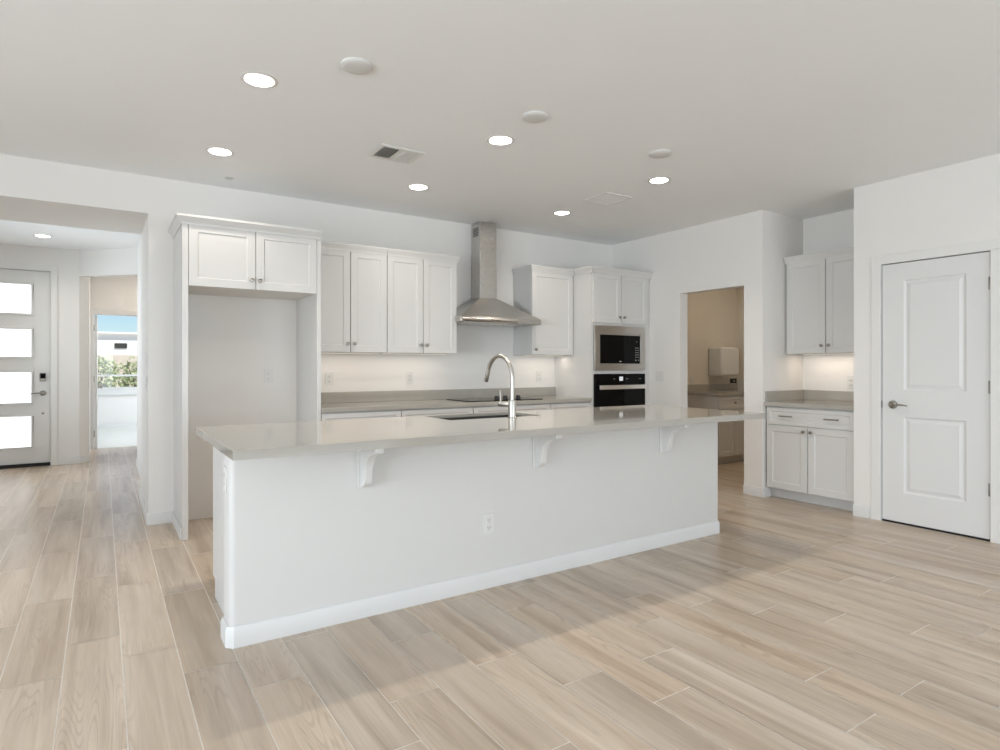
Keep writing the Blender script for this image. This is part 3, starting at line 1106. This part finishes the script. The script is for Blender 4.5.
def crown(fr, a0, a1, b0, b1, z, parent, left=True, right=True, k=1.0):
    """moulding stepping out over the cabinet top"""
    m = MB(*fr)
    rs = []
    for dz, o in ((-.016, .001), (-.016, .009), (-.004, .010), (.004, .014), (.020, .034), (.032, .041), (.034, .047), (.050, .048), (.050, .01)):
        o *= k
        l, r = (o if left else -.0005), (o if right else -.0005)
        rs.append([(a0 - l, b0 - o, z + dz), (a1 + r, b0 - o, z + dz), (a1 + r, b1, z + dz), (a0 - l, b1, z + dz)])
    m.rings(rs)
    return m.build('crown_moulding', M['cab'], parent)


TOPZ = 2.268
TOPF = 2.286
# refrigerator surround
t = thing('refrigerator_cabinet', 'tall white cabinet surround with empty refrigerator niche and two upper doors', 'cabinet', (.99, 5.17, 0))
FRY = 4.862
m = MB()
m.box(.476, .516, FRY, KY - .001, .001, TOPF)
m.build('side_panel', M['cab'], t, bevel=.0015)
MB().box(1.441, 1.472, FRY, KY - .001, .001, TOPF).build('side_panel', M['cab'], t, bevel=.0015)
MB().box(.516, 1.441, FRY + .02, KY - .001, 1.834, TOPF - .001).build('cabinet_box', M['cabin'], t)
d1 = shaker(NY, .519, .9725, 1.832, TOPF - .004, FRY, t)
knob(d1, (.945, FRY), 0, 1.90, NY)
d2 = shaker(NY, .9775, 1.438, 1.832, TOPF - .004, FRY, t)
knob(d2, (1.005, FRY), 0, 1.90, NY)
crown(NY, .476, 1.472, FRY, KY - .001, TOPF, t, True, False, .85)
MB().box(.4645, .4755, FRY + .01, KY - .016, .0005, .085).build('base_strip', M['trim'], t, bevel=.003)

UY = 5.135


def upper(x0, x1, label, split=True, z0=1.373, left=False, right=False, hinge_knob=None):
    t = thing('wall_cabinet', label, 'cabinet', ((x0 + x1) / 2, 5.3, z0), 'white kitchen wall cabinets')
    MB().box(x0, x1, UY + .02, KY - .001, z0, TOPZ).build('cabinet_box', M['cab'], t, bevel=.001)
    if split:
        xm = (x0 + x1) / 2
        a = shaker(NY, x0 + .003, xm - .0035, z0 + .001, TOPZ - .004, UY, t)
        knob(a, (xm - .030, UY), 0, z0 + .075, NY)
        b = shaker(NY, xm + .0035, x1 - .003, z0 + .001, TOPZ - .004, UY, t)
        knob(b, (xm + .030, UY), 0, z0 + .075, NY)
    else:
        a = shaker(NY, x0 + .003, x1 - .014, z0 + .001, TOPZ - .004, UY, t)
        knob(a, (x0 + .045, UY), 0, z0 + .055, NY)
    crown(NY, x0 + .001, x1 - .001, UY, KY - .001, TOPZ, t, left, right, .5)
    return t


upper(1.473, 2.156, 'white two-door wall cabinet beside the refrigerator cabinet')
upper(2.157, 2.879, 'white two-door wall cabinet immediately left of the range hood', right=True)
upper(3.785, 4.361, 'white single-door wall cabinet between range hood and oven tower', split=False, left=True)


def striplight(x0, x1, y, label, fr=NY, b=None, w=3.0):
    t = thing('under_cabinet_light', label, 'light strip', MB(*fr).P(((x0 + x1) / 2, y, 1.372)), 'under-cabinet light strips')
    MB(*fr).box(x0, x1, y - .02, y + .02, 1.366, 1.3728).build('housing', M['plate'], t, bevel=.001)
    MB(*fr).box(x0 + .01, x1 - .01, y - .013, y + .013, 1.364, 1.3665).build('diffuser', M['ledstrip'], t)
    c = MB(*fr).P(((x0 + x1) / 2, y, 1.362))
    ang = math.atan2(fr[1][1], fr[1][0])
    lamp('strip_led', 'AREA', c, w, (1.0, .85, .70), (0, 0, ang), x1 - x0 - .03, .02)
    return t


striplight(1.49, 2.14, 5.30, 'under-cabinet light strip beside the refrigerator cabinet', w=0.60)
striplight(2.17, 2.85, 5.30, 'under-cabinet light strip left of the range hood', w=0.60)
striplight(3.80, 4.34, 5.30, 'under-cabinet light strip beside the oven tower', w=0.60)

# base cabinets
BY = 4.88


def base_cab(x0, x1, label, fr=NY, by=BY, drawers=1, pulls=False, doors=2, back=KY - .001, ztop=.872, group='white base cabinets', left_end=None):
    mm = MB(*fr)
    t = thing('base_cabinet', label, 'cabinet', mm.P(((x0 + x1) / 2, (by + back) / 2, 0)), group)
    m = MB(*fr)
    m.box(x0, x1, by, back, .10, ztop)
    m.build('cabinet_box', M['cab'], t, bevel=.001)
    MB(*fr).box(x0, x1, by + .075, back - .01, .001, .0995).build('toe_kick', M['cab'], t)
    f = by - .02
    xm = (x0 + x1) / 2
    if pulls:
        df = shaker(fr, x0 + .012, x1 - .012, .703, .862, f, t, 'drawer_front', .035)
        for c in (x0 + (x1 - x0) * .26, x0 + (x1 - x0) * .77):
            q = MB(*fr)
            q.tube([(c - .062, f - .028, .785), (c + .062, f - .028, .785)], .0058, 12)
            for s_ in (-.045, .045):
                q.tube([(c + s_, f + .001, .785), (c + s_, f - .028, .785)], .005, 10)
            q.build('bar_pull', M['nickel'], df)
    else:
        df = shaker(fr, x0 + .003, x1 - .003, .703, .864, f, t, 'drawer_front', .04)
        knob(df, (xm, f), 0, .785, fr)
    g = .012 if pulls else .003
    if doors == 2:
        a = shaker(fr, x0 + g, xm - .0035, .105, .698, f, t)
        knob(a, (xm - .034, f), 0, .655, fr)
        b = shaker(fr, xm + .0035, x1 - g, .105, .698, f, t)
        knob(b, (xm + .034, f), 0, .655, fr)
    else:
        a = shaker(fr, x0 + g, x1 - g, .105, .698, f, t)
        knob(a, (x0 + .035, f), 0, .655, fr)
    return t


base_cab(1.474, 2.174, 'white base cabinet under the grey worktop beside the refrigerator niche')
base_cab(2.175, 2.903, 'white base cabinet under the grey worktop left of the cooktop')
base_cab(2.904, 3.822, 'wide white base cabinet directly under the cooktop')
base_cab(3.823, 4.361, 'narrow white base cabinet between the cooktop and the oven tower', doors=1)

t = thing('kitchen_worktop', 'warm grey quartz worktop with low backsplash along the back wall', 'countertop', (2.9, 5.16, .874))
MB().box(1.4735, 4.3605, 4.845, KY - .001, .8735, .912).build('worktop_slab', M['quartz'], t, bevel=.002)
MB().box(1.4735, 4.3605, KY - .021, KY - .001, .9121, 1.012).build('backsplash', M['quartz'], t, bevel=.002)

# cooktop
t = thing('cooktop', 'black glass cooktop with four knobs set in the back worktop', 'cooktop', (3.34, 5.15, .912))
MB().box(2.91, 3.77, 4.93, 5.40, .9122, .9185).build('glass_top', M['black'], t, bevel=.002)
m = MB()
rr = 20
for (x, y, r) in ((3.10, 5.28, .09), (3.58, 5.28, .105), (3.08, 5.06, .075), (3.60, 5.06, .08)):
    n = 32
    rs = [[(x + (r + o) * math.cos(2 * math.pi * k / n), y + (r + o) * math.sin(2 * math.pi * k / n), .9187) for k in range(n)] for o in (0, .003)]
    m.rings(rs, False, False)
m.build('burner_marks', M['keys'], t)
KX = (3.243, 3.344, 3.430, 3.503)
for i in range(4):
    MB().lathe([(.024, 0), (.025, .005), (.0225, .010), (.0215, .036), (.018, .040)], (KX[i], 4.985, .9186), (0, 0, 1), 20).build('knob', M['blackmatte'], t)

# range hood
t = thing('range_hood', 'stainless steel chimney range hood on the back wall', 'range hood', (3.345, 5.25, 1.68))
CHX0, CHX1, CHY = 3.246, 3.446, 5.302
MB().box(CHX0, CHX1, CHY, KY - .001, 2.30, CEIL - .003).build('chimney_upper', M['steel'], t, bevel=.002)
MB().box(CHX0 - .003, CHX1 + .003, CHY - .003, KY - .001, 1.955, 2.30).build('chimney_lower', M['steel'], t, bevel=.002)
g = MB(((CHX0), 0), (0, -1))
q = MB()
q.box(CHX0 - .0012, CHX0 + .001, 5.335, 5.44, 2.60, 2.69)
vg = q.build('side_vent', M['dark'], t)  # flat black patch, paints the shade behind the slats
q = MB()
for i in range(5):
    z = 2.608 + i * .017
    q.box(CHX0 - .003, CHX0 - .001, 5.335, 5.44, z, z + .006)
q.build('vent_slats', M['steel'], vg)
HX0, HX1, HY = 2.862, 3.828, 5.03
HZ0, HZ1 = 1.682, 1.735


def rr4(x0, x1, y0, y1, z):
    return [(x0, y0, z), (x1, y0, z), (x1, y1, z), (x0, y1, z)]


m = MB()
m.rings([rr4(HX0, HX1, HY, KY - .001, HZ0), rr4(HX0, HX1, HY, KY - .001, HZ1), rr4(CHX0 - .004, CHX1 + .004, CHY - .004, KY - .001, 1.957)])
m.build('canopy', M['steel_h'], t, bevel=.003)
# rounded control strip along the front
cs = []
n = 10
yy = [(HY + .001, HZ0 + .003)] + [(HY - .018 * math.sin(math.pi * i / n), HZ0 + .003 + (HZ1 - HZ0 - .006) * i / n) for i in range(1, n)] + [(HY + .001, HZ1 - .003)]
cstrip = MB().prism(yy, 'a', HX0 + .015, HX1 - .30).build('control_strip', M['steel_h'], t, bevel=.003)
for i in range(4):
    MB().box(3.20 + i * .028, 3.214 + i * .028, HY - .0195, HY - .015, HZ0 + .022, HZ0 + .031).build('button', M['blackmatte'], cstrip)
MB().box(HX0 + .06, HX1 - .06, HY + .05, KY - .06, HZ0 - .006, HZ0 + .001).build('grease_filter', M['steel'], t)

# ------------------------------------------------------------------ oven tower
TWX0, TWX1, TWY = 4.362, 5.258, 4.862
t = thing('oven_tower_cabinet', 'tall white cabinet tower holding the microwave and wall oven', 'cabinet', ((TWX0 + TWX1) / 2, 5.17, 0))
m = MB()
AX0, AX1 = 4.402, 5.170
MWZ0, MWZ1, OVZ0, OVZ1 = 1.205, 1.695, .455, 1.168
for (p, q, r, s_) in ((TWX0, AX0, .10, TOPZ), (AX1, TWX1, .10, TOPZ), (AX0, AX1, MWZ1, TOPZ), (AX0, AX1, OVZ1, MWZ0), (AX0, AX1, .10, OVZ0)):
    m.box(p, q, TWY, TWY + .02, r, s_)
m.box(TWX0, TWX0 + .02, TWY + .02, KY - .001, .001, TOPZ).box(TWX1 - .02, TWX1, TWY + .02, KY - .001, .001, TOPZ)
m.box(TWX0 + .02, TWX1 - .02, KY - .02, KY - .001, .001, TOPZ).box(TWX0 + .02, TWX1 - .02, TWY + .02, KY - .02, TOPZ - .02, TOPZ)
m.box(TWX0 + .02, TWX1 - .02, TWY + .02, KY - .02, OVZ1 + .01, OVZ1 + .028).box(TWX0 + .02, TWX1 - .02, TWY + .02, KY - .02, OVZ0 - .02, OVZ0 - .002)
m.box(TWX0 + .02, TWX1 - .02, TWY + .07, TWY + .085, .001, .10)
m.build('cabinet_box', M['cab'], t)
xm = 4.795
a = shaker(NY, 4.392, xm - .0035, 1.722, TOPZ - .004, TWY - .02, t)
knob(a, (xm - .033, TWY - .02), 0, 1.79, NY)
b = shaker(NY, xm + .0035, 5.205, 1.722, TOPZ - .004, TWY - .02, t)
knob(b, (xm + .033, TWY - .02), 0, 1.79, NY)
crown(NY, TWX0, TWX1, TWY - .02, UY - .03, TOPZ, t, True, False, .7)
dr = shaker(NY, 4.392, 5.205, .13, .43, TWY - .02, t, 'drawer_front')
knob(dr, (xm, TWY - .02), 0, .28, NY)

t = thing('built_in_microwave', 'black built-in microwave in a wide stainless trim, above the wall oven', 'microwave', (4.786, 5.0, MWZ0))
m = MB()
m.panel(AX0 + .002, AX1 - .002, MWZ0 + .002, MWZ1 - .002, TWY - .022, .022, (.074, .074, .072, .083), [(.002, .016)], hole=True)
m.build('trim_kit', M['steel_h'], t, bevel=.002)
MB().box(AX0 + .06, AX1 - .06, TWY + .004, 5.30, MWZ0 + .06, MWZ1 - .07).build('oven_body', M['blackmatte'], t)
gx0, gx1, gz0, gz1 = AX0 + .08, AX1 - .08, MWZ0 + .078, MWZ1 - .104
gd = MB().box(gx0, gx1 - .135, TWY - .016, TWY + .004, gz0, gz1).build('glass_door', M['black'], t, bevel=.003)
MB().box(gx0, gx1, TWY - .014, TWY + .004, gz1 + .003, gz1 + .020).build('top_rail', M['chrome'], t, bevel=.002)
MB().box(gx0 + .285, gx0 + .318, TWY - .0166, TWY - .0158, gz0 + .015, gz0 + .024).build('badge', M['keys'], gd)
cp = MB().box(gx1 - .132, gx1, TWY - .016, TWY + .004, gz0, gz1).build('control_panel', M['black'], t, bevel=.003)
q = MB()
for r_ in range(5):
    for c_ in range(3):
        q.box(gx1 - .072 + c_ * .020, gx1 - .062 + c_ * .020, TWY - .0167, TWY - .0158, gz0 + .065 + r_ * .026, gz0 + .074 + r_ * .026)
q.box(gx1 - .058, gx1 - .048, TWY - .0167, TWY - .0158, gz0 + .235, gz0 + .245)
q.build('keypad', M['keys'], cp)
for c_ in (gx1 - .072, gx1 - .03):
    MB().box(c_, c_ + .012, TWY - .0168, TWY - .0157, gz0 + .03, gz0 + .042).build('key', M['keys'], cp)

t = thing('wall_oven', 'black wall oven with steel handle under the microwave', 'oven', (4.786, 5.0, OVZ0))
MB().box(AX0 + .012, AX1 - .012, TWY + .021, 5.40, OVZ0 + .01, OVZ1 - .01).build('oven_body', M['blackmatte'], t)
cp = MB().box(AX0 + .002, AX1 - .002, TWY - .022, TWY + .0, OVZ1 - .118, OVZ1 - .002).build('control_panel', M['black'], t, bevel=.003)
MB().box(4.762, 4.818, TWY - .0227, TWY - .0218, OVZ1 - .078, OVZ1 - .032).build('display', M['display'], cp)
q = MB()
for x_ in (4.675, 4.69, 4.87, 4.888, 5.07, 5.09):
    q.box(x_, x_ + .008, TWY - .0227, TWY - .0218, OVZ1 - .060, OVZ1 - .052)
q.build('touch_keys', M['keys'], cp)
dd = MB()
dd.panel(AX0 + .002, AX1 - .002, OVZ0 + .03, OVZ1 - .122, TWY - .022, .022, (.045, .045, .06, .11), [(.001, .002)])
od = dd.build('oven_door', M['black'], t, bevel=.003)
q = MB()
q.box(AX0 + .04, AX1 - .03, TWY - .068, TWY - .050, OVZ1 - .168, OVZ1 - .124)
q.box(AX0 + .075, AX0 + .10, TWY - .053, TWY - .021, OVZ1 - .156, OVZ1 - .140).box(AX1 - .065, AX1 - .04, TWY - .053, TWY - .021, OVZ1 - .156, OVZ1 - .140)
q.build('handle', M['handle'], od, bevel=.003)
MB().box(AX0 + .002, AX1 - .002, TWY - .02, TWY, OVZ0 + .002, OVZ0 + .028).build('bottom_vent', M['steel_h'], t)

# ------------------------------------------------------------------ alcove cabinets (face -x)
AF = ((0, 0), (0, -1))       # a = -y, b = +x
base_cab(-3.428, -2.604, 'white base cabinet with two bar pulls in the alcove beside the panelled door', AF, 5.318, pulls=True, back=5.949)
t = thing('alcove_worktop', 'short grey quartz counter with backsplash in the alcove', 'countertop', (5.64, 3.025, .874))
MB().box(5.278, 5.949, 2.5985, 3.4345, .8735, .912).build('worktop_slab', M['quartz'], t, bevel=.002)
MB().box(5.928, 5.949, 2.5985, 3.4345, .9121, 1.012).build('backsplash', M['quartz'], t, bevel=.002)
MB().box(5.295, 5.9275, 3.4135, 3.4345, .9121, 1.012).build('backsplash', M['quartz'], t, bevel=.002)
t = thing('wall_cabinet', 'white two-door wall cabinet in the alcove beside the panelled door', 'cabinet', (5.78, 3.025, 1.373), 'white kitchen wall cabinets')
MB(*AF).box(-3.428, -2.604, 5.645, 5.949, 1.373, TOPZ).build('cabinet_box', M['cab'], t, bevel=.001)
ymid = -3.03
a = shaker(AF, -3.412, ymid - .0035, 1.374, TOPZ - .004, 5.625, t)
knob(a, (ymid - .034, 5.625), 0, 1.445, AF)
b = shaker(AF, ymid + .0035, -2.63, 1.374, TOPZ - .004, 5.625, t)
knob(b, (ymid + .034, 5.625), 0, 1.445, AF)
crown(AF, -3.428, -2.604, 5.625, 5.949, TOPZ, t, False, False, .6)
striplight(-3.36, -2.72, 5.80, 'under-cabinet light strip in the alcove', AF, w=0.9)

# ------------------------------------------------------------------ utility room seen through the doorway
UF = NY
base_cab(6.475, 7.10, 'base cabinet with drawer at the end of the utility room counter', UF, 4.85, pulls=False, back=KY - .001, group='utility room cabinets', doors=2)
base_cab(7.101, 7.749, 'base cabinet in the inner corner of the utility room', UF, 4.85, pulls=False, back=KY - .001, group='utility room cabinets', doors=2)
t = thing('utility_worktop', 'grey counter with low backsplash in the utility room', 'countertop', (7.1, 5.15, .874))
MB().box(6.45, 7.749, 4.82, KY - .001, .8735, .912).build('worktop_slab', M['quartz'], t, bevel=.002)
MB().box(6.45, 7.749, KY - .021, KY - .001, .9121, 1.0).build('backsplash', M['quartz'], t, bevel=.002)
m = MB()
m.box(7.10, 7.49, 5.24, KY - .001, 1.115, 1.52)
tag(m.build('wall_box', M['plate'], bevel=.035, seg=4), 'pale box with rounded corners mounted on the utility room wall', 'wall box')
t = thing('recessed_outlet_box', 'black recessed outlet box above the utility room counter', 'outlet box', (7.7, 5.45, 1.0))
MB().box(7.60, 7.74, KY - .012, KY - .001, 1.005, 1.075).build('box_frame', M['blackmatte'], t, bevel=.002)
MB().lathe([(.014, 0), (.014, .02), (.008, .03)], (7.66, KY - .012, 1.04), (0, -1, 0), 14).build('valve', M['chrome'], t)

# ------------------------------------------------------------------ outdoors beyond the bedroom window
struct(MB().box(-60, 60, 15.001, 90, -.3, -.05).build('ground', M['soil']))
struct(MB().box(X0 - 6, X0 - .12, -12, 15, -.3, -.05).box(X0 - .12, 14, -12, Y0 - .12, -.3, -.05).build('patio', M['concrete']))
t = thing('neighbour_house', 'white stucco house with one small dark opening beyond the block wall', 'house', (1, 50, -.05))
MB().box(-9, 11, 49, 58, -.05, 3.50).build('house_wall', M['stucco'], t)
MB().box(-9.3, 11.3, 48.7, 58.3, 3.50, 3.62).build('parapet', M['stucco'], t)
MB().box(.70, 1.42, 48.93, 49.01, 2.52, 2.86).build('dark_opening', M['dark'], t)
tag(MB().box(-25, 25, 35, 35.2, -.05, 1.82).build('block_wall', M['block']), 'tan block garden wall behind the green bushes', 'garden wall')


def bush(x, y, rx, hgt, seed, label):
    random.seed(seed)
    t = thing('desert_bush', label, 'bush', (x, y, -.05), 'green bushes beyond the bedroom window')
    m = MB()
    for i in range(900):
        u, v = random.random(), random.random()
        th, ph = 2 * math.pi * u, math.acos(1 - 1.6 * v)
        rr_ = (.65 + .35 * random.random()) * (1 + .18 * math.sin(3 * th + seed) * math.sin(2 * ph))
        c = Vector((x + rx * rr_ * math.sin(ph) * math.cos(th), y + rx * .9 * rr_ * math.sin(ph) * math.sin(th), -.05 + hgt * .48 + hgt * .50 * rr_ * math.cos(ph)))
        s_ = .05 + .06 * random.random()
        d1 = Vector((random.gauss(0, 1), random.gauss(0, 1), random.gauss(0, 1))).normalized() * s_
        d2 = d1.orthogonal().normalized() * s_ * .5
        m.add([tuple(c - d1), tuple(c + d2), tuple(c + d1), tuple(c - d2)], [(0, 1, 2, 3)])
    m.build('foliage', M['leaf'], t, smooth=False)
    m = MB()
    for i in range(7):
        q = 2 * math.pi * i / 7
        m.tube([(x + .05 * math.cos(q), y + .05 * math.sin(q), -.06), (x + rx * .35 * math.cos(q), y + rx * .35 * math.sin(q), hgt * .45), (x + rx * .6 * math.cos(q), y + rx * .6 * math.sin(q), hgt * .75)], [.03, .02, .008], 6)
    m.build('stems', M['wood_dark'], t)


for i, (x, y, rx, hh, lb) in enumerate([(-.18, 26.5, .74, 1.72, 'green bush in the left half of the bedroom window view'),
                                        (1.15, 24.6, .74, 1.64, 'green bush in the right half of the bedroom window view')]):
    bush(x, y, rx, hh, 41 + i, lb)
